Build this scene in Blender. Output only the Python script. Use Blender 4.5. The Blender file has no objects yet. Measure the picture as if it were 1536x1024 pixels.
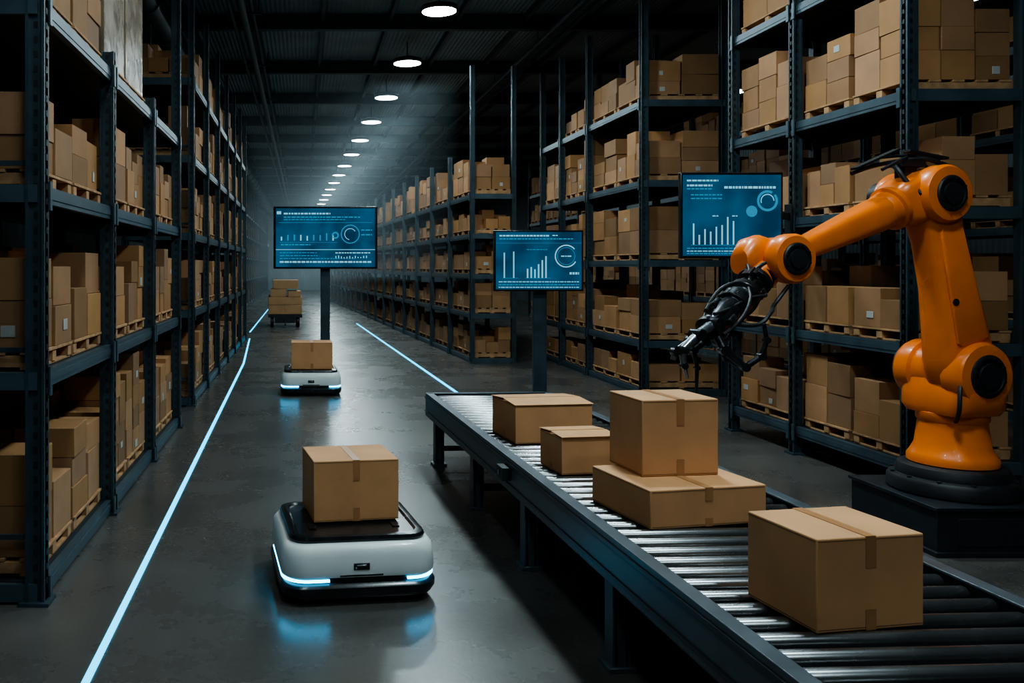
import bpy, math, random
from mathutils import Vector, Matrix
R = random.Random(7)
scene = bpy.context.scene
COL = scene.collection

# ------------------------------------------------------------------ materials
def new_mat(name):
    m = bpy.data.materials.new(name); m.use_nodes = True
    nt = m.node_tree; nt.nodes.clear()
    out = nt.nodes.new('ShaderNodeOutputMaterial')
    b = nt.nodes.new('ShaderNodeBsdfPrincipled')
    nt.links.new(b.outputs[0], out.inputs[0])
    return m, nt, b

def mat(name, c, rough=0.5, metal=0.0, var=0.12, scale=6.0, bump=0.0, bscale=60.0, rvar=0.1, coat=0.0):
    m, nt, b = new_mat(name)
    tc = nt.nodes.new('ShaderNodeTexCoord')
    n = nt.nodes.new('ShaderNodeTexNoise'); n.inputs['Scale'].default_value = scale; n.inputs['Detail'].default_value = 5
    nt.links.new(tc.outputs['Object'], n.inputs['Vector'])
    r = nt.nodes.new('ShaderNodeValToRGB')
    r.color_ramp.elements[0].position = .3; r.color_ramp.elements[1].position = .7
    r.color_ramp.elements[0].color = (*[x*(1-var) for x in c], 1)
    r.color_ramp.elements[1].color = (*[min(1, x*(1+var)) for x in c], 1)
    nt.links.new(n.outputs['Fac'], r.inputs['Fac']); nt.links.new(r.outputs[0], b.inputs['Base Color'])
    mr = nt.nodes.new('ShaderNodeMapRange')
    mr.inputs['To Min'].default_value = max(.02, rough-rvar); mr.inputs['To Max'].default_value = min(1, rough+rvar)
    nt.links.new(n.outputs['Fac'], mr.inputs['Value']); nt.links.new(mr.outputs[0], b.inputs['Roughness'])
    b.inputs['Metallic'].default_value = metal
    b.inputs['Coat Weight'].default_value = coat
    if bump:
        n2 = nt.nodes.new('ShaderNodeTexNoise'); n2.inputs['Scale'].default_value = bscale; n2.inputs['Detail'].default_value = 6
        nt.links.new(tc.outputs['Object'], n2.inputs['Vector'])
        bp = nt.nodes.new('ShaderNodeBump'); bp.inputs['Strength'].default_value = bump; bp.inputs['Distance'].default_value = .01
        nt.links.new(n2.outputs['Fac'], bp.inputs['Height']); nt.links.new(bp.outputs[0], b.inputs['Normal'])
    return m

def emis(name, c, s, sample=True):
    m = bpy.data.materials.new(name); m.use_nodes = True
    nt = m.node_tree; nt.nodes.clear()
    out = nt.nodes.new('ShaderNodeOutputMaterial'); e = nt.nodes.new('ShaderNodeEmission')
    e.inputs[0].default_value = (*c, 1); e.inputs[1].default_value = s
    nt.links.new(e.outputs[0], out.inputs[0])
    if not sample:
        try: m.cycles.emission_sampling = 'NONE'
        except Exception: pass
    return m

def cardboard(name, attr=True, base=(.46, .265, .135)):
    m, nt, b = new_mat(name)
    tc = nt.nodes.new('ShaderNodeTexCoord')
    n = nt.nodes.new('ShaderNodeTexNoise'); n.inputs['Scale'].default_value = 3.0; n.inputs['Detail'].default_value = 6
    nt.links.new(tc.outputs['Object'], n.inputs['Vector'])
    r = nt.nodes.new('ShaderNodeMapRange'); r.inputs['From Min'].default_value = .25; r.inputs['From Max'].default_value = .75
    r.inputs['To Min'].default_value = .82; r.inputs['To Max'].default_value = 1.1
    nt.links.new(n.outputs['Fac'], r.inputs['Value'])
    mx = nt.nodes.new('ShaderNodeVectorMath'); mx.operation = 'SCALE'
    if attr:
        a = nt.nodes.new('ShaderNodeAttribute'); a.attribute_name = 'Col'
        nt.links.new(a.outputs['Color'], mx.inputs[0])
    else:
        mx.inputs[0].default_value = base
    nt.links.new(r.outputs[0], mx.inputs['Scale'])
    nt.links.new(mx.outputs[0], b.inputs['Base Color'])
    b.inputs['Roughness'].default_value = .72
    if not attr:
        mp = nt.nodes.new('ShaderNodeMapping'); mp.inputs['Scale'].default_value = (90, 90, 4)
        nt.links.new(tc.outputs['Object'], mp.inputs[0])
        n2 = nt.nodes.new('ShaderNodeTexNoise'); n2.inputs['Scale'].default_value = 1.0; n2.inputs['Detail'].default_value = 3
        nt.links.new(mp.outputs[0], n2.inputs['Vector'])
        bp = nt.nodes.new('ShaderNodeBump'); bp.inputs['Strength'].default_value = .15; bp.inputs['Distance'].default_value = .004
        nt.links.new(n2.outputs['Fac'], bp.inputs['Height']); nt.links.new(bp.outputs[0], b.inputs['Normal'])
    return m

M_card = cardboard('cardboard_stock')
M_hero = cardboard('cardboard_parcel', False, (.57, .29, .128))
M_tape = mat('packing_tape', (.40, .19, .08), .34, 0, .1, 8)
M_seam = mat('carton_seam', (.10, .05, .025), .8)
M_label = mat('paper_label', (.42, .41, .38), .6, 0, .08)
M_wood = mat('pallet_wood', (.42, .23, .11), .8, 0, .3, 9)
M_rack = mat('rack_painted_steel', (.036, .060, .074), .45, .3, .25, 4)
M_beam = mat('rack_beam_steel', (.058, .092, .112), .40, .3, .2, 4)
M_deck = mat('rack_deck_steel', (.018, .026, .030), .6, .3)
M_dark = mat('dark_steel', (.028, .035, .042), .42, .5, .2, 8, .04)
M_joist = mat('joist_steel', (.06, .085, .095), .6, .1, .2, 3)
M_rail = mat('conveyor_rail_steel', (.082, .102, .116), .38, .3, .2, 5, .04)
M_lip = mat('conveyor_rail_lip', (.05, .06, .07), .36, .5, .2, 5)
M_roll = mat('zinc_roller', (.20, .205, .21), .27, .9, .06, 3, rvar=.04)
M_black = mat('black_rubber', (.012, .013, .015), .5, 0, .2)
M_gloss = mat('black_gloss_plastic', (.012, .013, .015), .24, 0, .2)
M_white = mat('white_agv_shell', (.70, .75, .74), .32, 0, .04, 3, coat=.3)
M_orange = mat('orange_robot_paint', (.82, .175, .009), .36, 0, .08, 4, .03, coat=.2)
M_grip = mat('gripper_metal', (.035, .038, .043), .3, .7, .3, 20, .1)
M_silver = mat('brushed_steel', (.32, .35, .38), .25, .9, .1, 15)
M_wrap = mat('stretch_wrap_film', (.34, .25, .17), .22, 0, .35, 2.5, .8, 7, coat=.5)
M_led = emis('led_strip_blue', (.04, .55, 1.0), 15)
M_line = emis('floor_guide_light', (.0, .50, .85), 4.6)
M_lamp = emis('lamp_diffuser', (.86, .97, 1.0), 20, False)
M_ui = emis('screen_ui_light', (.30, .72, .92), 1.0, False)
M_ui2 = emis('screen_ui_mid', (.05, .36, .60), .85, False)

def screen_mat():
    m = bpy.data.materials.new('screen_panel_blue'); m.use_nodes = True
    nt = m.node_tree; nt.nodes.clear()
    out = nt.nodes.new('ShaderNodeOutputMaterial'); e = nt.nodes.new('ShaderNodeEmission')
    tc = nt.nodes.new('ShaderNodeTexCoord'); n = nt.nodes.new('ShaderNodeTexNoise'); n.inputs['Scale'].default_value = 1.6
    r = nt.nodes.new('ShaderNodeValToRGB')
    r.color_ramp.elements[0].color = (.004, .05, .11, 1); r.color_ramp.elements[1].color = (.009, .12, .24, 1)
    r.color_ramp.elements[0].position = .35; r.color_ramp.elements[1].position = .65
    nt.links.new(tc.outputs['Object'], n.inputs[0]); nt.links.new(n.outputs['Fac'], r.inputs[0])
    nt.links.new(r.outputs[0], e.inputs[0]); e.inputs[1].default_value = 1.0
    nt.links.new(e.outputs[0], out.inputs[0])
    try: m.cycles.emission_sampling = 'NONE'
    except Exception: pass
    return m
M_screen = screen_mat()

def floor_mat():
    m, nt, b = new_mat('polished_concrete')
    tc = nt.nodes.new('ShaderNodeTexCoord')
    n = nt.nodes.new('ShaderNodeTexNoise'); n.inputs['Scale'].default_value = .7; n.inputs['Detail'].default_value = 10; n.inputs['Roughness'].default_value = .65
    n3 = nt.nodes.new('ShaderNodeTexNoise'); n3.inputs['Scale'].default_value = 30; n3.inputs['Detail'].default_value = 6
    for k in (n, n3): nt.links.new(tc.outputs['Object'], k.inputs['Vector'])
    r = nt.nodes.new('ShaderNodeValToRGB')
    r.color_ramp.elements[0].position = .3; r.color_ramp.elements[1].position = .72
    r.color_ramp.elements[0].color = (.054, .051, .047, 1); r.color_ramp.elements[1].color = (.108, .101, .091, 1)
    ad = nt.nodes.new('ShaderNodeMath'); ad.operation = 'MULTIPLY_ADD'; ad.inputs[1].default_value = .3
    nt.links.new(n3.outputs['Fac'], ad.inputs[0]); nt.links.new(n.outputs['Fac'], ad.inputs[2])
    sb = nt.nodes.new('ShaderNodeMath'); sb.operation = 'SUBTRACT'; sb.inputs[1].default_value = .15
    nt.links.new(ad.outputs[0], sb.inputs[0]); nt.links.new(sb.outputs[0], r.inputs[0])
    nt.links.new(r.outputs[0], b.inputs['Base Color'])
    mr = nt.nodes.new('ShaderNodeMapRange'); mr.inputs['To Min'].default_value = .17; mr.inputs['To Max'].default_value = .38
    nt.links.new(n.outputs['Fac'], mr.inputs[0]); nt.links.new(mr.outputs[0], b.inputs['Roughness'])
    b.inputs['Specular IOR Level'].default_value = .36
    bp = nt.nodes.new('ShaderNodeBump'); bp.inputs['Strength'].default_value = .06; bp.inputs['Distance'].default_value = .01
    nt.links.new(n3.outputs['Fac'], bp.inputs['Height']); nt.links.new(bp.outputs[0], b.inputs['Normal'])
    return m
M_floor = floor_mat()

def corrugated(name, c, scale, axis='X', rough=.6):
    m, nt, b = new_mat(name)
    tc = nt.nodes.new('ShaderNodeTexCoord'); w = nt.nodes.new('ShaderNodeTexWave'); w.inputs['Scale'].default_value = scale
    w.bands_direction = axis
    nt.links.new(tc.outputs['Object'], w.inputs['Vector'])
    n = nt.nodes.new('ShaderNodeTexNoise'); n.inputs['Scale'].default_value = .8; n.inputs['Detail'].default_value = 5
    nt.links.new(tc.outputs['Object'], n.inputs['Vector'])
    r = nt.nodes.new('ShaderNodeValToRGB'); r.color_ramp.elements[0].color = (*[x*.6 for x in c], 1); r.color_ramp.elements[1].color = (*[x*1.5 for x in c], 1)
    nt.links.new(n.outputs['Fac'], r.inputs[0]); nt.links.new(r.outputs[0], b.inputs['Base Color'])
    bp = nt.nodes.new('ShaderNodeBump'); bp.inputs['Strength'].default_value = .6; bp.inputs['Distance'].default_value = .03
    nt.links.new(w.outputs['Fac'], bp.inputs['Height']); nt.links.new(bp.outputs[0], b.inputs['Normal'])
    b.inputs['Roughness'].default_value = rough; b.inputs['Metallic'].default_value = .1
    return m
M_ceil = corrugated('corrugated_roof_deck', (.18, .25, .28), 3.0)
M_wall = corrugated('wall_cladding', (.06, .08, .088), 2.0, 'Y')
M_wall_hazed = corrugated('wall_cladding_hazed', (.30, .40, .44), 2.0, 'X')  # far wall: distance haze put into the paler cladding colour

# ------------------------------------------------------------------ mesh builder
class MB:
    def __init__(s): s.v = []; s.f = []; s.m = []; s.c = []
    def add(s, vs, fs, mat=0, col=(1, 1, 1)):
        o = len(s.v); s.v += [tuple(p) for p in vs]
        for f in fs: s.f.append([i+o for i in f]); s.m.append(mat); s.c.append(col)
    def box(s, c, d, rz=0, mat=0, col=(1, 1, 1), rot=None):
        hx, hy, hz = d[0]/2, d[1]/2, d[2]/2
        M = rot if rot is not None else Matrix.Rotation(rz, 3, 'Z')
        vs = [Vector(c)+M @ Vector((x, y, z)) for x in (-hx, hx) for y in (-hy, hy) for z in (-hz, hz)]
        s.add(vs, [(0, 1, 3, 2), (4, 6, 7, 5), (0, 4, 5, 1), (2, 3, 7, 6), (0, 2, 6, 4), (1, 5, 7, 3)], mat, col)
    def bar(s, a, b, w, h, mat=0, col=(1, 1, 1)):
        a = Vector(a); b = Vector(b); d = b-a
        rot = d.to_track_quat('Y', 'Z').to_matrix()
        s.box((a+b)/2, (w, d.length, h), mat=mat, col=col, rot=rot)
    def rings(s, rings, mat=0, caps=True, col=(1, 1, 1)):
        n = len(rings[0]); vs = [p for r in rings for p in r]; fs = []
        for k in range(len(rings)-1):
            for i in range(n):
                j = (i+1) % n
                fs.append((k*n+i, k*n+j, (k+1)*n+j, (k+1)*n+i))
        if caps:
            fs.append(tuple(range(n))[::-1]); fs.append(tuple((len(rings)-1)*n+i for i in range(n)))
        s.add(vs, fs, mat, col)
    def lathe(s, o, axis, prof, mat=0, seg=32, col=(1, 1, 1)):
        axis = Vector(axis).normalized(); o = Vector(o)
        a = axis.orthogonal().normalized(); b = axis.cross(a)
        s.rings([[o+axis*t+(a*math.cos(2*math.pi*i/seg)+b*math.sin(2*math.pi*i/seg))*max(r, .0005) for i in range(seg)] for r, t in prof], mat, True, col)
    def cyl(s, a, b, r, r2=None, mat=0, seg=16):
        a = Vector(a); b = Vector(b); r2 = r if r2 is None else r2
        s.lathe(a, b-a, [(r, 0), (r2, (b-a).length)], mat, seg)
    def tube(s, pts, r, mat=0, seg=8, taper=None):
        pts = [Vector(p) for p in pts]; rs = []
        prev = None
        for i, p in enumerate(pts):
            d = (pts[min(i+1, len(pts)-1)]-pts[max(i-1, 0)]).normalized()
            if prev is None: a = d.orthogonal().normalized()
            else: a = (prev-d*prev.dot(d)).normalized()
            prev = a; b = d.cross(a)
            rr = r if taper is None else r+(taper-r)*i/(len(pts)-1)
            rs.append([p+(a*math.cos(2*math.pi*k/seg)+b*math.sin(2*math.pi*k/seg))*rr for k in range(seg)])
        s.rings(rs, mat)
    def loft(s, secs, mat=0, seg=36, p=4.0):
        rs = []
        for sec in secs:
            c, A, B = sec[:3]; pp = sec[3] if len(sec) > 3 else p
            ring = []
            for i in range(seg):
                t = 2*math.pi*i/seg; cs, sn = math.cos(t), math.sin(t)
                ring.append(Vector(c)+Vector(A)*math.copysign(abs(cs)**(2/pp), cs)+Vector(B)*math.copysign(abs(sn)**(2/pp), sn))
            rs.append(ring)
        s.rings(rs, mat)
    def obj(s, name, mats, parent=None, loc=(0, 0, 0), rz=0, bevel=0, seg=2, angle=35, smooth=True):
        me = bpy.data.meshes.new(name); me.from_pydata(s.v, [], s.f)
        for m in mats: me.materials.append(m)
        me.polygons.foreach_set('material_index', s.m)
        ca = me.color_attributes.new('Col', 'FLOAT_COLOR', 'CORNER')
        buf = []
        for f, c in zip(s.f, s.c): buf += [c[0], c[1], c[2], 1.0]*len(f)
        ca.data.foreach_set('color', buf)
        me.update()
        if smooth:
            me.polygons.foreach_set('use_smooth', [True]*len(me.polygons))
            me.set_sharp_from_angle(angle=math.radians(angle))
        import bmesh
        bm = bmesh.new(); bm.from_mesh(me); bmesh.ops.recalc_face_normals(bm, faces=bm.faces); bm.to_mesh(me); bm.free()
        ob = bpy.data.objects.new(name, me); COL.objects.link(ob)
        ob.location = loc; ob.rotation_euler = (0, 0, rz)
        if parent: ob.parent = parent
        if bevel:
            bv = ob.modifiers.new('bevel', 'BEVEL'); bv.width = bevel; bv.segments = seg; bv.limit_method = 'ANGLE'; bv.angle_limit = math.radians(50)
            bv.harden_normals = False
        return ob

def empty(name, loc=(0, 0, 0), rz=0):
    e = bpy.data.objects.new(name, None); COL.objects.link(e); e.location = loc; e.rotation_euler = (0, 0, rz); e.empty_display_size = .2
    return e

def spline(pts, n=8):
    pts = [Vector(p) for p in pts]; P = [pts[0]]+pts+[pts[-1]]; out = []
    for i in range(1, len(P)-2):
        for k in range(n):
            t = k/n; a, b, c, d = P[i-1], P[i], P[i+1], P[i+2]
            out.append(.5*((2*b)+(c-a)*t+(2*a-5*b+4*c-d)*t*t+(3*b-a-3*c+d)*t**3))
    out.append(pts[-1]); return out

# ------------------------------------------------------------------ camera
cam = bpy.data.cameras.new('camera'); co = bpy.data.objects.new('camera', cam); COL.objects.link(co)
co.location = (0, 0, 2.3); co.rotation_euler = (math.radians(90), 0, 0)
cam.sensor_width = 36; cam.lens = 30; cam.shift_x = 313/1536; cam.shift_y = -112/1536; cam.clip_end = 300
scene.camera = co

# ------------------------------------------------------------------ room
XL, XR, YN, YF, ZC = -5.2, 15.0, -8.0, 84.0, 8.1
def slab(name, lo, hi, m):
    b = MB(); lo = Vector(lo); hi = Vector(hi); c = (lo+hi)/2
    b.box((0, 0, 0), hi-lo); return b.obj(name, [m], loc=c, smooth=False)
slab('floor', (XL-.2, YN-.2, -.2), (XR+.2, YF+.2, 0), M_floor)
slab('ceiling', (XL-.2, YN-.2, ZC), (XR+.2, YF+.2, ZC+.2), M_ceil)
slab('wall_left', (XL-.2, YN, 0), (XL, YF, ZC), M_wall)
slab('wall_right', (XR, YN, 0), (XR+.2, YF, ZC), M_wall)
slab('wall_back', (XL, YF, 0), (XR, YF+.2, ZC), M_wall_hazed)
slab('wall_front', (XL, YN-.2, 0), (XR, YN, ZC), M_wall)

b = MB()
y = 15.2-4.45*5
while y < YF-1:
    b.box(((XL+XR)/2, y, ZC-.02), (XR-XL, .18, .03)); b.box(((XL+XR)/2, y, ZC-.18), (XR-XL, .05, .3)); b.box(((XL+XR)/2, y, ZC-.34), (XR-XL, .18, .03))
    y += 4.45
x = XL+1
while x < XR:
    b.box((x, (YN+YF)/2, ZC-.08), (.08, YF-YN, .15)); x += 1.55
b.obj('ceiling_joists', [M_joist])
b = MB()
for x, z, r in ((-1.2, 7.35, .07), (-1.45, 7.42, .045), (-1.02, 7.45, .03)):
    b.cyl((x, YN, z), (x, YF, z), r, seg=12)
y = -5
while y < 80:
    b.box((-1.2, y, 7.42), (.7, .05, .05)); b.box((-.9, y, 7.58), (.03, .03, .32)); b.box((-1.5, y, 7.58), (.03, .03, .32)); y += 4.45
b.obj('ceiling_pipe', [M_joist])
b = MB(); b.cyl((-3.0, YN, 7.34), (-3.0, YF, 7.34), .30, seg=24)
y = -6
while y < 82:
    b.cyl((-3.0, y, 7.34), (-3.0, y+.08, 7.34), .33, seg=24); y += 2.2
b.obj('ventilation_duct', [M_beam])
b = MB()
for dx in (-.15, .15): b.box((5.55+dx, 38, 7.45), (.03, 84, .12))
y = -3
while y < 79:
    b.box((5.55, y, 7.40), (.3, .04, .02)); y += 1
for dx in (-.08, -.02, .05): b.cyl((5.55+dx, -4, 7.43), (5.55+dx, 80, 7.43), .02, seg=6)
y = 15.2-4.45*4
while y < 79:
    for dx in (-.15, .15): b.box((5.55+dx, y, 7.61), (.02, .02, .24))
    y += 4.45
b.obj('cable_tray', [M_joist])

# ------------------------------------------------------------------ lamps
def lamp(x, y, z=7.5, power=230):
    e = empty('ceiling_lamp', (x, y, z))
    b = MB()
    b.lathe((0, 0, 0), (0, 0, 1), [(.30, .015), (.36, 0), (.38, .03), (.37, .10), (.18, .16), (.05, .18)], 0, 32)
    b.cyl((0, 0, .17), (0, 0, ZC-z-.05), .012, mat=0, seg=8)
    b.obj('housing', [M_dark], e)
    d = MB(); d.lathe((0, 0, 0), (0, 0, 1), [(.345, -.003), (.345, .012)], 0, 32); d.obj('diffuser', [M_lamp], e)
    L = bpy.data.lights.new('lamp_light', 'AREA'); L.shape = 'DISK'; L.size = .68; L.energy = power; L.color = (.74, .94, 1.0)
    lo = bpy.data.objects.new('lamp_light', L); COL.objects.link(lo); lo.parent = e; lo.location = (0, 0, -.02)
for i in range(-4, 14):
    yy = 17.4+4.45*i
    lamp(2.77-.024*(yy-17.4), yy, power={-4: 125, -3: 250, -2: 290, -1: 225}.get(i, 205))
for yy in (-2.5, 3.4): lamp(-.6, yy, power=85)  # added out-of-view fill lamps, lift the shadow under the conveyor
for yy in (16.6, 25.4, 34.2): lamp(12.8, yy, power=110)

# ------------------------------------------------------------------ racks
def ccol():
    v = R.uniform(.52, .98); w = R.uniform(-.02, .02)
    return (.45*v, (.226+w*.4)*v, (.098+w)*v)

def pallet(b, x, y, z, dx, dy):
    for k in range(3): b.box((x, y+(k-1)*(dy/2-.05), z+.06), (dx, .09, .08), mat=1)
    nb = 5
    for k in range(nb):
        b.box((x+(k-(nb-1)/2)*(dx-.1)/(nb-1), y, z+.115), (.12, dy, .022), mat=1)
    for k in (-1, 0, 1): b.box((x+k*(dx/2-.06), y, z+.011), (.1, dy, .02), mat=1)

def load(b, x, y, z, dx, dy, H, s, wrap=False):
    pallet(b, x, y, z, dx, dy)
    z0 = z+.127
    if wrap:
        H = 1.75
        b.box((x, y, z0+H/2), (dx*.96, dy*.98, H), R.uniform(-.02, .02), 3); return
    ny = R.choice((2, 2, 3)); nx = R.choice((2, 3))
    wy = dy/ny; wx = dx/nx
    for i in range(ny):
        for j in range(nx):
            h = R.choice((.24, .3, .36, .42)); top = H*R.uniform(.62, 1.0); t = 0
            while t+h*.8 < top:
                hh = min(h, H-t); 
                if hh < .1: break
                cx = x+(j-(nx-1)/2)*wx+R.uniform(-.012, .012); cy = y+(i-(ny-1)/2)*wy+R.uniform(-.008, .008)
                g = R.uniform(.93, .985); c = ccol(); rz = R.uniform(-.03, .03)
                b.box((cx, cy, z0+t+hh/2), (wx*g, wy*g, hh-.004), rz, 0, c)
                outer = (j == 0 and s > 0) or (j == nx-1 and s < 0)
                if outer:
                    fx = cx-s*(wx*g/2+.004)
                    if R.random() < .14:
                        b.box((fx, cy+R.uniform(-.2, .2)*wy, z0+t+hh*R.uniform(.25, .6)), (.004, R.uniform(.07, .12), R.uniform(.06, .1)), rz, 2)
                if i == 0 and R.random() < .1:
                    b.box((cx+R.uniform(-.2, .2)*wx, cy-wy*g/2-.004, z0+t+hh*.4), (R.uniform(.07, .12), .004, .08), rz, 2)
                t += hh
                if R.random() < .3: h = R.choice((.24, .3, .36))

def rack(face, y0, ys, levels, s, depth=1.15, rz=0, pw=.1, height=6.8, heights=None, det=True, topH=.85, skip=(), wraps=(), bev=True, brace=True):
    e = empty('pallet_rack', (face, y0, 0), rz)
    fr = MB()
    xf, xr = s*pw/2, s*(depth-pw/2)
    for k, yy in enumerate(ys):
        h = heights[k] if heights else height
        for xx in (xf, xr):
            fr.box((xx, yy, h/2), (pw, .06, h), mat=0)
            fr.box((xx-pw/2+.01, yy, h/2), (.02, .11, h), mat=0)
            fr.box((xx+pw/2-.01, yy, h/2), (.02, .11, h), mat=0)
            fr.box((xx, yy, .012), (pw*1.6, .18, .024), mat=0)
        if brace:
            z = .45
            while z+1.0 < min(h, levels[-1]+.2):
                fr.bar((xf, yy, z), (xr, yy, z), .025, .035); z += 1.28
        if det:
            zz = .15
            while zz < min(h, 5.5):
                if min(ys)+y0 < 9 or k < 3:
                    fr.box((xf, yy-.031, zz), (.028, .004, .045), mat=3)
                    fr.box((s*-.001, yy, zz), (.004, .028, .045), mat=3)
                zz += .1
    for lv in levels:
        for a, c in zip(ys[:-1], ys[1:]):
            for xx in (s*.05, s*(depth-.05)):
                fr.box((xx, (a+c)/2, lv-.06), (.05, c-a-.1, .12), mat=1)
                fr.box((xx, (a+c)/2, lv-.06), (.062, c-a-.1, .05), mat=1)
            fr.box((s*depth/2, (a+c)/2, lv-.02), (depth-.16, c-a-.04, .03), mat=2)
            for q in (a+.06, c-.06):
                fr.box((s*.02-s*.03, q, lv-.07), (.012, .05, .2), mat=1)
        for yy in (ys[0], ys[-1]):
            fr.box((s*depth/2, yy+(-.03 if yy == ys[0] else .03), lv-.06), (depth-.1, .04, .12), mat=1)
    fr.obj('frame', [M_rack, M_beam, M_deck, M_black], e)
    st = MB()
    for li, lv in enumerate(levels):
        nz = levels[li+1] if li+1 < len(levels) else lv+topH+.3
        clear = nz-lv-.12-.15
        for bi, (a, c) in enumerate(zip(ys[:-1], ys[1:])):
            if (li, bi) in skip: continue
            n = 2 if c-a > 1.7 else 1
            w = (c-a-.14)/n
            for q in range(n):
                if li == len(levels)-1 and R.random() < .12 and (li, bi) not in wraps: continue
                yy = a+.07+w*(q+.5)
                H = clear*R.uniform(.72, .97)
                load(st, s*(depth/2+.01), yy, lv-.003, depth-.2, w-.07, H, s, (li, bi) in wraps)
    st.obj('stored_cartons', [M_card, M_wood, M_label, M_wrap], e, bevel=.006 if bev else 0, seg=1, smooth=False)
    return e

LV = [.14, 1.58, 2.86, 4.14]
rack(-1.76, 5.85, [0, 2.12, 4.28, 6.4], LV, -1, pw=.13, heights=[6.9, 4.3, 4.3, 6.9], wraps=((3, 1),), skip=((3, 2),), depth=1.2)
rack(-1.80, 14.1, [0, 2.15, 4.3, 6.45, 8.6, 10.75, 12.9], LV+[5.42], -1, height=6.9, depth=1.2)
rack(-3.3, 29.5, [2.2*i for i in range(24)], LV+[5.42], -1, height=6.7, depth=1.2, bev=False, det=False, brace=False)
rack(6.0, 8.53, [0, 1.97, 3.47], [.35, 1.53, 2.90, 4.07, 5.5], 1, pw=.11, height=7.1, depth=1.25, brace=False)
rack(6.0, 15.2, [0, 2.9, 4.8, 6.4], [.12, .98, 2.42, 3.84, 5.27], 1, pw=.13, height=7.2, depth=1.55, brace=False)
rack(3.98, 20.35, [2.3*i for i in range(19)], [.12, 1.19, 2.13, 3.09, 4.04], 1, rz=math.atan(.0586), heights=[7.1]+[5.2]*18, depth=1.1, bev=False, det=False, topH=.95, brace=False)
rack(10.6, 9.0, [2.4*i for i in range(14)], [.12, 1.5, 2.9, 4.3, 5.6], 1, height=7.2, depth=1.2, bev=False, det=False, brace=False)

# ------------------------------------------------------------------ floor guide lights
def strip(name, pts, w=.045):
    b = MB()
    for p, q in zip(pts[:-1], pts[1:]): b.bar((p[0], p[1], .004), (q[0], q[1], .004), w, .008)
    return b.obj(name, [M_line], smooth=False)
strip('floor_guide_light_strip', [(-1.17, 2.0), (-1.22, 6), (-1.42, 20.3), (-1.72, 27.3)])
strip('floor_guide_light_strip', [(-1.88, 30.0), (-1.9, 48.0)])
strip('floor_guide_light_strip', [(2.84, 14.6), (2.16, 34.6)], .055)

# ------------------------------------------------------------------ cartons (hero)
def carton(x, y, z, w, d, h, rz, name='cardboard_box', flaps=False, tape_dir='x', parent=None):
    e = empty(name, (x, y, z), rz)
    if parent: e.parent = parent
    b = MB(); b.box((0, 0, h/2), (w, d, h)); b.obj('carton_body', [M_hero], e, bevel=.006, seg=3)
    t = MB(); tw = .05
    if not flaps:
        t.box((0, 0, h+.0006), (w*.985, .004, .002) if tape_dir == 'x' else (.004, d*.985, .002), mat=1)
        if tape_dir == 'x':
            t.box((0, 0, h+.0018), (w+.003, tw, .0015))
            for s in (-1, 1): t.box((s*(w/2+.0012), 0, h-h*.17), (.0015, tw, h*.34))
        else:
            t.box((0, 0, h+.0018), (tw, d+.003, .0015))
            for s in (-1, 1): t.box((0, s*(d/2+.0012), h-h*.17), (tw, .0015, h*.34))
    for s in (-1, 1):
        if tape_dir == 'y': t.box((0, s*(d/2+.0012), h*.11), (tw, .0015, h*.22))
        else: t.box((s*(w/2+.0012), 0, h*.11), (.0015, tw, h*.22))
    for zz in (.012, h-.012):
        t.box((0, -d/2-.0004, zz), (w*.97, .001, .0025), mat=1)
        t.box((-w/2-.0004, 0, zz), (.001, d*.97, .0025), mat=1)
    t.obj('tape', [M_tape, M_seam], e, smooth=False)
    if flaps:
        f = MB()
        a = math.radians(4)
        for s in (-1, 1):
            rot = Matrix.Rotation(-s*a, 3, 'X')
            f.box((0, s*(d*.25+.012), h+.012), (w*1.03, d*.5, .006), rot=rot)
        f.obj('top_flaps', [M_hero], e, bevel=.002, seg=1)
    return e

ZR = .785
carton(2.335, 3.77, ZR, .51, .42, .39, math.radians(9.5), tape_dir='y')
carton(2.31, 5.30, ZR, .76, .64, .225, math.radians(11), tape_dir='y')
carton(2.30, 5.47, ZR+.2265, .50, .42, .47, math.radians(7), tape_dir='y')
carton(2.065, 6.42, ZR, .43, .38, .27, math.radians(8), flaps=True)
carton(2.12, 7.62, ZR, .69, .58, .33, math.radians(7), flaps=True)

# ------------------------------------------------------------------ conveyor
cv = empty('roller_conveyor', (1.855, 1.7, 0), math.atan(.047))
LC, WC = 8.42, 1.47
b = MB()
for x, s in ((0, 1), (WC, -1)):
    b.box((x, LC/2, .675), (.025, LC, .26)); b.box((x+s*.03, LC/2, .803), (.085, LC, .014), mat=0); b.box((x+s*.03, LC/2, .55), (.085, LC, .014))
    b.box((x-s*.016, LC/2, .76), (.012, LC, .03), mat=1)
    b.box((x-s*.016, LC/2, .60), (.012, LC, .02), mat=1)
b.box((WC/2, LC-.0, .675), (WC, .025, .26)); b.box((WC/2, 0, .675), (WC, .025, .26)); b.box((WC/2, LC-.02, .803), (WC, .08, .014), mat=1)
b.box((WC/2, LC/2, .57), (WC-.1, LC-.1, .012), mat=1)
y = .55
while y < LC: b.box((WC/2, y, .60), (WC-.05, .05, .05), mat=1); y += 1.2
b.obj('side_frame', [M_rail, M_lip], cv, bevel=.004, seg=2)
b = MB(); y = .12
while y < LC-.06:
    b.lathe((.05, y, .745), (1, 0, 0), [(.015, 0), (.015, .025), (.037, .027), (.040, .035), (.040, WC-.135), (.037, WC-.127), (.015, WC-.125), (.015, WC-.1)], 0, 20)
    y += .155
b.obj('rollers', [M_roll], cv)
b = MB()
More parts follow.
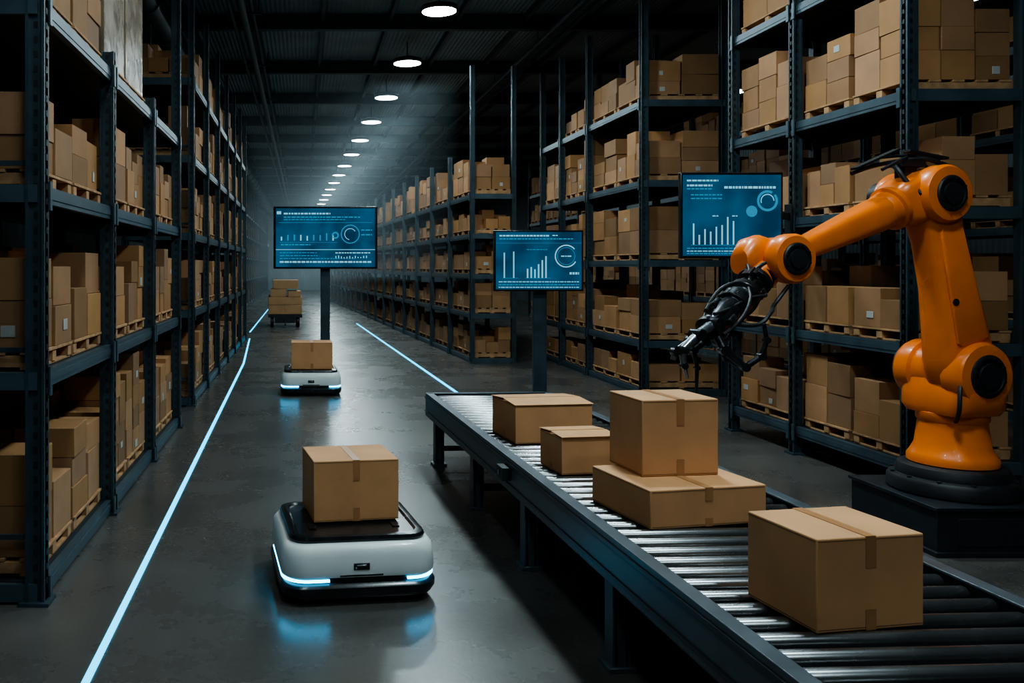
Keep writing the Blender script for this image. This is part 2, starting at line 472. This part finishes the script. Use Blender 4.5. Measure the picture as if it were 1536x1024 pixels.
for ly in (1.4, 3.2, 4.83, 6.43, 8.2):
    for x in (.10, WC-.10):
        b.box((x-.045, ly, .29), (.015, .12, .52)); b.box((x+.045, ly, .29), (.015, .12, .52)); b.box((x, ly+.05, .29), (.09, .015, .52)); b.box((x, ly-.055, .29), (.05, .012, .52))
        b.box((x, ly, .56), (.16, .2, .05)); b.box((x-.075, ly, .6), (.012, .18, .12), mat=0)
        b.cyl((x, ly, .02), (x, ly, .06), .03, mat=1); b.box((x, ly, .015), (.16, .16, .03), mat=0)
        for q in (-.05, .05): b.cyl((x-.082, ly+q, .62), (x-.09, ly+q, .62), .012, mat=1, seg=8)
    b.box((WC/2, ly, .2), (WC-.25, .05, .06)); b.box((WC/2, ly, .5), (WC-.2, .05, .06))
b.obj('legs', [M_rail, M_dark], cv, bevel=.003, seg=1)
b = MB(); b.box((-.05, 5.0, .69), (.07, .16, .1)); b.cyl((-.09, 5.0, .69), (-.095, 5.0, .69), .02, mat=1, seg=12)
b.obj('control_box', [M_dark, M_silver], cv, bevel=.006)

# ------------------------------------------------------------------ AGV
def rr(hw, hl, r, z, n=8):
    hw *= 1.065
    pts = []
    for cx, cy, a0 in ((hw-r, hl-r, 0), (-hw+r, hl-r, 90), (-hw+r, -hl+r, 180), (hw-r, -hl+r, 270)):
        for k in range(n+1):
            a = math.radians(a0+90*k/n); pts.append(Vector((cx+r*math.cos(a), cy+r*math.sin(a), z)))
    return pts
def agv(x, y, rz):
    e = empty('warehouse_transport_robot', (x, y, 0), rz)
    b = MB(); b.rings([rr(.46, .47, .15, .035), rr(.495, .505, .17, .05), rr(.515, .525, .18, .09), rr(.515, .525, .18, .125), rr(.495, .505, .17, .15), rr(.478, .49, .16, .155), rr(.478, .49, .16, .20)])
    b.obj('bumper_base', [M_gloss], e)
    b = MB(); b.rings([rr(.485, .495, .16, .188), rr(.502, .512, .17, .193), rr(.508, .518, .17, .22), rr(.503, .513, .17, .33), rr(.492, .502, .165, .375), rr(.468, .478, .15, .405), rr(.43, .44, .13, .418)])
    b.obj('shell', [M_white], e)
    b = MB(); b.rings([rr(.445, .455, .13, .412), rr(.45, .46, .13, .43), rr(.442, .452, .13, .452), rr(.425, .435, .12, .458), rr(.40, .41, .11, .458), rr(.385, .395, .10, .444), rr(.2, .2, .05, .444)])
    for s in (-1, 1): b.box((s*.3, .0, .447), (.05, .5, .01))
    b.obj('load_deck', [M_gloss], e)
    ring = rr(.494, .505, .17, .172, 10)
    L = MB()
    hx = .494*1.065
    fl = [Vector((-hx, .28, .172)), Vector((-hx, -.1, .172))]+ring[22:33]+[Vector((-.22, -.505, .172))]
    frr = [Vector((.32, -.505, .172))]+ring[33:44]+[Vector((hx, -.1, .172)), Vector((hx, .28, .172))]
    L.tube(fl, .0105); L.tube(frr, .0105)
    L.obj('led_strips', [M_led], e)
    b = MB(); b.box((0, -.516, .265), (.11, .012, .045)); b.box((0, -.522, .272), (.07, .006, .012), mat=1); b.box((0, -.508, .205), (.3, .02, .012))
    b.cyl((-.04, -.525, .255), (-.04, -.52, .255), .008, mat=1, seg=10)
    b.obj('sensor_panel', [M_gloss, M_silver], e, bevel=.003)
    b = MB()
    for sx in (-1, 1):
        for yy in (-.3, 0, .3): b.lathe((sx*.36-.03, yy, .06), (1, 0, 0), [(.05, 0), (.06, .008), (.06, .052), (.05, .06)], 0, 20)
    b.obj('wheels', [M_black], e)
    return e
agv(.335, 6.31, math.radians(7))
carton(.345, 6.44, .459, .63, .52, .44, math.radians(9), tape_dir='y')
agv(.13, 15.65, math.radians(1))
carton(.15, 15.6, .459, .74, .55, .48, math.radians(1), tape_dir='y')

# ------------------------------------------------------------------ monitors
def dash_ring(b, cx, cz, r, w, a0, a1, y, mat, n=32):
    for k in range(n):
        t0 = math.radians(a0+(a1-a0)*k/n); t1 = math.radians(a0+(a1-a0)*(k+1)/n)
        vs = [(cx+rr_*math.cos(t), y, cz+rr_*math.sin(t)) for t, rr_ in ((t0, r), (t1, r), (t1, r-w), (t0, r-w))]
        b.add(vs, [(0, 1, 2, 3)], mat)
def screen(x, y, z, W, H, kind, pole_x=None, pole_w=.14, arm=None):
    e = empty('information_display', (x, y, 0))
    b = MB(); b.box((0, .03, z), (W, .07, H)); b.box((0, .09, z), (W*.6, .08, H*.6))
    b.obj('bezel', [M_gloss], e, bevel=.01)
    yb = -.007; iw, ih = W*.955, H*.94
    b = MB(); b.box((0, yb, z), (iw, .004, ih)); b.obj('screen_panel', [M_screen], e, smooth=False)
    u = MB(); yf = yb-.004
    def q(u0, v0, u1, v1, m=0):
        x0, x1 = (u0-.5)*iw, (u1-.5)*iw; z0, z1 = z+(.5-v0)*ih, z+(.5-v1)*ih
        u.add([(x0, yf, z1), (x1, yf, z1), (x1, yf, z0), (x0, yf, z0)], [(0, 1, 2, 3)], m)
    def textline(u0, u1, v, h, m=0):
        t = u0
        while t < u1:
            w = R.uniform(.015, .05); q(t, v, min(t+w, u1), v+h, m); t += w+.008
    if kind == 1:
        q(.01, .05, .055, .1); textline(.08, .55, .075, .028); textline(.08, .85, .14, .02, 1); textline(.08, .7, .185, .014, 1)
        q(.03, .24, .97, .246, 1)
        for k in range(9):
            uu = .05+k*.065; hh = R.uniform(.03, .1); q(uu, .52-hh, uu+.014, .55, R.choice((0, 1)))
        q(.04, .58, .62, .584, 1); textline(.05, .35, .61, .02, 1)
        dash_ring(u, (.75-.5)*iw, z+(.5-.44)*ih, .13*ih*1.25, .02, 0, 360, yf, 1); dash_ring(u, (.75-.5)*iw, z+(.5-.44)*ih, .10*ih, .012, 30, 260, yf, 0)
        dash_ring(u, (.60-.5)*iw, z+(.5-.46)*ih, .06*ih, .03, 0, 360, yf, 1)
        textline(.86, .97, .36, .02, 1); textline(.86, .97, .44, .02, 1)
        q(.0, .70, 1, .71, 0); 
        for v in (.75, .80): textline(.04, .42, v, .014, 1)
        textline(.6, .95, .75, .02); textline(.04, .97, .9, .03, 0); textline(.04, .8, .85, .014, 1)
        for k in range(12): q(.6+k*.028, .84-R.uniform(0, .04), .61+k*.028, .85, 0)
    elif kind == 2:
        textline(.04, .62, .05, .028); textline(.66, .72, .05, .02); textline(.04, .9, .11, .02, 1)
        q(.0, .19, 1, .194, 1)
        q(.09, .36, .105, .8); q(.20, .34, .215, .8); q(.08, .8, .26, .806, 1)
        for k, hh in enumerate((.16, .19, .15, .24, .31, .38)): q(.36+k*.043, .8-hh, .378+k*.043, .8)
        q(.34, .8, .64, .806, 1)
        dash_ring(u, (.82-.5)*iw, z+(.5-.42)*ih, .20*ih, .02, 40, 330, yf, 0); dash_ring(u, (.82-.5)*iw, z+(.5-.42)*ih, .155*ih, .008, 0, 360, yf, 1)
        textline(.76, .88, .41, .022); textline(.36, .6, .3, .012, 1); textline(.86, .97, .7, .04)
        for v in (.86, .91, .955): textline(.03, .97, v, .016, R.choice((0, 1)))
    else:
        textline(.04, .36, .06, .022); textline(.04, .3, .12, .022); textline(.42, .95, .14, .03)
        textline(.04, .3, .165, .016, 1); textline(.08, .4, .24, .014, 1); textline(.08, .4, .285, .014, 1)
        for k, hh in enumerate((.26, .12, .19, .16, .22, .24, .34, .29)): q(.10+k*.058, .86-hh, .116+k*.058, .86)
        q(.08, .865, .6, .87, 1)
        dash_ring(u, (.86-.5)*iw, z+(.5-.32)*ih, .13*ih, .03, 60, 400, yf, 1); dash_ring(u, (.86-.5)*iw, z+(.5-.32)*ih, .085*ih, .012, 0, 200, yf, 0)
        dash_ring(u, (.70-.5)*iw, z+(.5-.45)*ih, .07*ih, .07*ih, 0, 360, yf, 1)
        textline(.3, .36, .5, .014); textline(.5, .56, .5, .014)
        for v in (.90, .935, .965): textline(.04, .95, v, .012, R.choice((0, 1)))
    u.obj('dashboard_graphics', [M_ui, M_ui2], e, smooth=False)
    b = MB()
    if arm is None:
        px = pole_x-x
        b.box((px, .17, (z+H*.2)/2), (pole_w, .1, z+H*.2)); b.box((px, .17, .02), (pole_w*3.2, .5, .04)); b.box((px, .13, z), (.35, .06, .35))
        b.obj('stand_post', [M_rack], e, bevel=.01)
    else:
        b.box((arm[0]/2, arm[1], z), (arm[0], .06, .08)); b.box((arm[0]/2, arm[1], z-.3), (arm[0], .06, .06)); b.box((0, arm[1]-.03, z-.1), (.4, .05, .6))
        b.box((arm[0]-.01, arm[1]+.02, z-.15), (.03, .14, .6))
        b.obj('wall_arm', [M_dark], e, bevel=.005)
    return e
screen(.44, 17.0, 2.88, 2.07, 1.24, 1, pole_x=.44, pole_w=.19)
screen(3.86, 14.0, 2.40, 1.47, 1.0, 2, pole_x=3.92, pole_w=.22)
screen(5.17, 10.3, 2.92, 1.24, 1.04, 3, arm=(.80, .16))

# ------------------------------------------------------------------ distant tow cart with cartons
tc_ = empty('tow_cart', (-.72, 33.5, 0), .03)
b = MB()
b.box((0, 0, .42), (1.30, 1.8, .12)); b.box((0, -.88, .30), (.8, .06, .3)); b.box((0, .9, 1.1), (1.3, .05, .05)); b.box((-.62, .9, .8), (.05, .05, .75)); b.box((.62, .9, .8), (.05, .05, .75)); b.bar((0, -.9, .3), (0, -1.5, .12), .06, .06)
for sx in (-.5, .5):
    for sy in (-.7, .7): b.lathe((sx-.06, sy, .2), (1, 0, 0), [(.17, 0), (.2, .02), (.2, .10), (.17, .12)], 1, 20); b.box((sx, sy, .32), (.06, .2, .1))
b.obj('chassis', [M_dark, M_black], tc_)
b = MB()
for (x, z, w, h) in ((-.33, .48, .66, .36), (.33, .48, .66, .36), (-.0, .845, 1.34, .30), (-.25, 1.15, .62, .3), (.36, 1.15, .5, .22), (0.02, 1.455, 1.0, .34)):
    for yy in (-.45, .3): b.box((x, yy, z+h/2), (w*.97, .68, h*.985), R.uniform(-.03, .03), 0, (.46, .26, .125))
b.obj('cartons', [M_card], tc_, bevel=.008, seg=1, smooth=False)

# ------------------------------------------------------------------ industrial robot arm
az = math.radians(12)
U = Vector((-math.cos(az), -math.sin(az), 0)); N = Vector((math.sin(az), -math.cos(az), 0)); Z = Vector((0, 0, 1))
O = Vector((5.55, 7.3, 0))
ra = empty('industrial_robot_arm', O)
def RP(u, z, n=0): return U*u+N*n+Z*z
b = MB(); b.box((.10, .0, .185), (1.24, 1.06, .37)); b.box((.10, 0, .375), (1.28, 1.10, .03)); b.box((.10, 0, .02), (1.30, 1.12, .04))
b.box((.10, -.533, .19), (.9, .008, .22))
b.obj('pedestal', [M_dark], ra, bevel=.012)
b = MB(); b.lathe((0, 0, .39), Z, [(.45, 0), (.47, .015), (.47, .10), (.45, .13), (.41, .14), (.41, .17), (.39, .22), (.36, .235)], 0, 48)
for k in range(12):
    a = k*math.pi/6+.2; b.cyl((.435*math.cos(a), .435*math.sin(a), .51), (.435*math.cos(a), .435*math.sin(a), .535), .018, seg=6)
b.obj('base_ring', [M_black], ra)
b = MB()
b.lathe((0, 0, .625), Z, [(.31, 0), (.325, .01), (.325, .06), (.305, .09), (.27, .16), (.252, .30), (.245, .36), (.26, .38), (.26, .44), (.24, .46)], 0, 48)
b.loft([(RP(0, 1.06, 0), U*.25, N*.27), (RP(0, 1.12, 0), U*.27, N*.31), (RP(0, 1.25, 0), U*.25, N*.32), (RP(0, 1.40, 0), U*.22, N*.30), (RP(0, 1.48, 0), U*.16, N*.26)], 0, p=5)
b.lathe(RP(0, 1.40, 0), N, [(.05, -.37), (.20, -.37), (.245, -.345), (.262, -.31), (.262, -.20), (.235, -.18), (.235, .10), (.265, .12), (.275, .16), (.275, .27), (.255, .305), (.18, .315)], 0, 48)
b.obj('base_and_shoulder', [M_orange], ra, angle=40)
b = MB()
e0 = Vector((0, 1.40)); e1 = Vector((.337, 2.90)); d = (e1-e0).normalized(); pr = Vector((d.y, -d.x))
def A(t, off=0, n=.08): q = e0+(e1-e0)*t+pr*off; return RP(q.x, q.y, n)
def AV(w): return U*(pr.x*w)+Z*(pr.y*w)
b.loft([(A(-.13, 0, .08), AV(.14), N*.10), (A(-.10), AV(.20), N*.14), (A(0), AV(.262), N*.16), (A(.12), AV(.258), N*.165), (A(.28, -.01), AV(.225), N*.16), (A(.5, -.015), AV(.192), N*.145),
        (A(.75, -.01), AV(.178), N*.14), (A(.9), AV(.20), N*.15), (A(1.0), AV(.225), N*.155), (A(1.1), AV(.18), N*.14), (A(1.14), AV(.11), N*.1)], 0, p=3.6)
b.loft([(A(.18, 0, .235), AV(.12), N*.012), (A(.2, 0, .24), AV(.16), N*.018), (A(.45, -.01, .222), AV(.14), N*.018), (A(.8, -.01, .215), AV(.115), N*.018), (A(.83, -.01, .21), AV(.08), N*.012)], 0, p=5)
b.lathe(RP(.337, 2.90, 0), N, [(.05, -.28), (.15, -.28), (.20, -.26), (.215, -.22), (.215, -.08), (.20, -.06), (.20, .10), (.232, .12), (.24, .15), (.24, .25), (.22, .28), (.15, .29)], 0, 48)
b.obj('upper_arm', [M_orange], ra, angle=40)
f0 = Vector((.337, 2.92)); f1 = Vector((1.74, 2.364)); fd = (f1-f0).normalized(); fp = Vector((-fd.y, fd.x))
def F(t, off=0, n=.04): q = f0+(f1-f0)*t+fp*off; return RP(q.x, q.y, n)
def FV(w): return U*(fp.x*w)+Z*(fp.y*w)
b = MB()
b.loft([(F(-.08), FV(.14), N*.12), (F(-.04), FV(.2), N*.17), (F(.05), FV(.21), N*.19), (F(.17), FV(.19), N*.18), (F(.22), FV(.165), N*.16, 4), (F(.235), FV(.14), N*.14, 3)], 0, p=4.5)
b.lathe(F(.225), U*fd.x+Z*fd.y, [(.15, 0), (.185, .005), (.185, .045), (.16, .055), (.155, .10), (.135, .14)], 0, 40)
b.loft([(F(.30), FV(.14), N*.14, 2.4), (F(.36), FV(.138), N*.135, 3), (F(.55), FV(.12), N*.12, 3.4), (F(.75), FV(.10), N*.105, 3.4), (F(.84), FV(.093), N*.10, 3), (F(.88), FV(.125), N*.115, 2.6), (F(.93), FV(.13), N*.12, 2.6), (F(.98), FV(.1), N*.1, 2.6)], 0)
b.lathe(RP(1.74, 2.364, 0), N, [(.05, -.16), (.12, -.16), (.165, -.13), (.175, -.08), (.175, .05), (.195, .08), (.20, .11), (.20, .18), (.18, .21), (.12, .215)], 0, 40)
b.loft([(RP(1.80, 2.42, -.06), U*.0+Z*.12, N*.11, 2.3), (RP(1.88, 2.41, -.06), Z*.15, N*.13, 2.5), (RP(1.99, 2.38, -.05), Z*.15, N*.13, 2.5), (RP(2.06, 2.34, -.04), Z*.10, N*.10, 2.3)], 0)
b.loft([(RP(1.78, 2.36, .02), U*.1, N*.12, 2.3), (RP(1.88, 2.26, .02), (U+Z)*.09, N*.12, 2.3), (RP(1.93, 2.21, .02), (U+Z)*.09, N*.12, 2.3)], 0)
b.obj('forearm_and_wrist', [M_orange], ra, angle=40)
b = MB()
def cap(u, z, n, r):
    b.lathe(RP(u, z, n), N, [(r*1.02, -.03), (r*1.02, .012), (r*.95, .022), (r*.80, .024), (r*.78, .012), (r*.62, .012), (r*.60, .028), (r*.2, .03)], 0, 40)
    for k in range(8):
        a = k*math.pi/4+.3; c = RP(u+r*.87*math.cos(a), z+r*.87*math.sin(a), n+.02); b.cyl(c, c+N*.012, r*.06, mat=1, seg=8)
cap(0, 1.40, .31, .175); cap(.337, 2.90, .285, .145); cap(1.74, 2.364, .212, .125)
b.lathe(RP(0, 1.40, -.37), -N, [(.2, 0), (.2, .03), (.15, .06)], 0, 32); b.lathe(RP(.337, 2.90, -.28), -N, [(.15, 0), (.15, .1), (.12, .13)], 0, 32)
q = A(.42, .1, .2415); b.lathe(q, N, [(.03, -.01), (.03, .004)], 0, 16)
b.obj('joint_caps', [M_black, M_grip], ra)
b = MB()
b.box(RP(.50, 3.16, .02), (.24, .16, .05), az); b.box(RP(.50, 3.09, .02), (.12, .1, .12), az)
b.box(RP(.78, 3.20, .0), (.46, .07, .018), rot=Matrix.Rotation(az, 3, 'Z') @ Matrix.Rotation(math.radians(-22), 3, 'Y'))
b.box(RP(.28, 3.25, .0), (.40, .09, .018), rot=Matrix.Rotation(az, 3, 'Z') @ Matrix.Rotation(math.radians(8), 3, 'Y'))
b.tube(spline([RP(.12, 3.14, .1), RP(.35, 3.20, .08), RP(.55, 3.19, .02), RP(.8, 3.14, -.02), RP(.98, 3.08, -.04)]), .018)
b.tube(spline([RP(.2, 3.16, -.06), RP(.42, 3.22, -.02), RP(.62, 3.19, .1), RP(.82, 3.10, .1)]), .014)
b.tube(spline([RP(.18, 3.17, .04), RP(.34, 3.21, .04), RP(.45, 3.24, .0), RP(.68, 3.22, -.06)]), .012)
b.tube(spline([RP(.62, 3.17, .0), RP(.66, 3.10, .1), RP(.62, 2.98, .16), RP(.55, 2.88, .24)]), .02)
b.tube(spline([RP(.22, 1.02, .22), RP(.28, 1.12, .30), RP(.27, 1.27, .30), RP(.22, 1.36, .26)]), .016)
b.obj('dress_pack_hoses', [M_black], ra)
def W(x, y, z): return Vector((x, y, z))-O
g0 = RP(1.92, 2.22, .02); g1 = W(3.36, 6.62, 2.03); g2 = W(3.06, 6.42, 1.84); g3 = W(2.82, 6.30, 1.72)
b = MB(); ax = (g1-g0).normalized(); Lg = (g1-g0).length
b.lathe(g0, ax, [(.11, -.03), (.125, 0), (.125, .04), (.09, .045), (.09, .08), (.13, .085), (.13, .13), (.08, .14), (.08, Lg*.6), (.12, Lg*.62), (.12, Lg*.75), (.085, Lg*.8), (.085, Lg)], 0, 24)
ax2 = (g2-g1).normalized(); L2 = (g2-g1).length
b.lathe(g1-ax2*.05, ax2, [(.06, 0), (.12, .02), (.12, .12), (.09, .13), (.10, .2), (.11, .24), (.07, L2+.05)], 0, 20)
sd = ax.cross(Z).normalized(); up = sd.cross(ax).normalized()
for k in range(9):
    t = .1+k*.09; a = k*1.7; p = g0+(g2-g0)*t+(sd*math.cos(a)+up*math.sin(a))*.10
    rot = ax.to_track_quat('Y', 'Z').to_matrix() @ Matrix.Rotation(a, 3, 'Y')
    b.box(p, (R.uniform(.05, .09), R.uniform(.06, .13), R.uniform(.04, .08)), rot=rot)
    q = g0+(g2-g0)*(t+.04)+(sd*math.cos(a+2)+up*math.sin(a+2))*.11; b.cyl(q-ax*.05, q+ax*.05, .025, seg=12)
b.obj('gripper_body', [M_grip], ra, bevel=.004, seg=1)
b = MB()
for k in range(6):
    ph = k*1.05
    pts = []
    for i in range(15):
        t = i/14; base = g0.lerp(g1, min(1, t*1.6)) if t < .625 else g1.lerp(g2, (t-.625)/.375)
        rr_ = .12+.03*math.sin(t*9+k); a = ph+t*(2.6 if k % 2 else -2.2)
        pts.append(base+(sd*math.cos(a)+up*math.sin(a))*rr_)
    b.tube(spline(pts, 3), .013)
b.tube(spline([RP(1.76, 2.15, .15), RP(1.90, 2.0, .16), W(3.56, 6.5, 1.95), W(3.40, 6.42, 1.86), g2+Z*.05]), .016)
b.obj('gripper_hoses', [M_black], ra)
b = MB()
palm = g2
b.lathe(palm-ax2*.02, ax2, [(.06, 0), (.10, .01), (.10, .05), (.06, .07)], 0, 20)
def finger(pts, w0=.03, w1=.011, m=0):
    pts = [Vector(p) for p in pts]
    for i in range(len(pts)-1):
        r0 = w0+(w1-w0)*i/(len(pts)-1); r1 = w0+(w1-w0)*(i+1)/(len(pts)-1)
        b.cyl(pts[i], pts[i+1], r0, r1, mat=m, seg=12)
        dn = (pts[i+1]-pts[i]).cross(Z); dn = dn.normalized() if dn.length > .01 else Vector((0, 1, 0))
        b.cyl(pts[i]-dn*r0*1.4, pts[i]+dn*r0*1.4, r0*1.25, mat=0, seg=14)
finger([palm+Vector((0, -.05, .03)), W(2.90, 6.28, 1.80), W(2.76, 6.22, 1.69), W(2.765, 6.2, 1.58), W(2.79, 6.2, 1.49)], .042, .012, 1)
finger([palm+Vector((0, .05, -.02)), W(2.92, 6.42, 1.74), W(2.80, 6.42, 1.66), W(2.78, 6.42, 1.60)], .038, .02, 1)
finger([palm+Vector((-.02, 0, -.03)), W(2.99, 6.36, 1.74), W(2.90, 6.34, 1.68), W(2.925, 6.34, 1.55), W(2.92, 6.34, 1.36)], .03, .010, 0)
finger([palm+Vector((.03, -.03, -.04)), W(3.12, 6.32, 1.68), W(3.26, 6.30, 1.56), W(3.37, 6.28, 1.64), W(3.41, 6.28, 1.76), W(3.39, 6.28, 1.88)], .034, .014, 0)
finger([palm+Vector((.05, .06, 0)), W(3.16, 6.5, 1.72), W(3.22, 6.5, 1.60), W(3.30, 6.48, 1.55)], .03, .014, 0)
b.obj('gripper_fingers', [M_grip, M_silver], ra)

# ------------------------------------------------------------------ dusty air hanging in the far part of the main aisle
hm = bpy.data.materials.new('dusty_air'); hm.use_nodes = True; nt = hm.node_tree; nt.nodes.clear()
o_ = nt.nodes.new('ShaderNodeOutputMaterial'); v_ = nt.nodes.new('ShaderNodeVolumeScatter')
v_.inputs['Color'].default_value = (.76, .93, 1, 1); v_.inputs['Density'].default_value = .011; v_.inputs['Anisotropy'].default_value = .2
nt.links.new(v_.outputs[0], o_.inputs['Volume'])
def sec(y, xl, z0):
    xr = 3.90-.0586*(y-20.35)
    return [Vector((xl, y, z0)), Vector((xr, y, z0)), Vector((xr, y, 6.9)), Vector((xl, y, 6.9))]
hz = MB(); hz.rings([sec(21.0, -1.70, 1.9), sec(35.3, -1.70, 1.9)]); hz.obj('aisle_haze', [hm], smooth=False)
hz = MB(); hz.rings([sec(35.35, -3.2, .02), sec(60.0, -3.2, .02)]); hz.obj('aisle_haze', [hm], smooth=False)

w = bpy.data.worlds.new('world'); scene.world = w; w.use_nodes = True
bg = w.node_tree.nodes['Background']; bg.inputs[0].default_value = (.35, .5, .6, 1); bg.inputs[1].default_value = .05
scene.view_settings.view_transform = 'AgX'
scene.view_settings.exposure = -.24
try: scene.view_settings.look = 'AgX - Medium High Contrast'
except Exception: pass
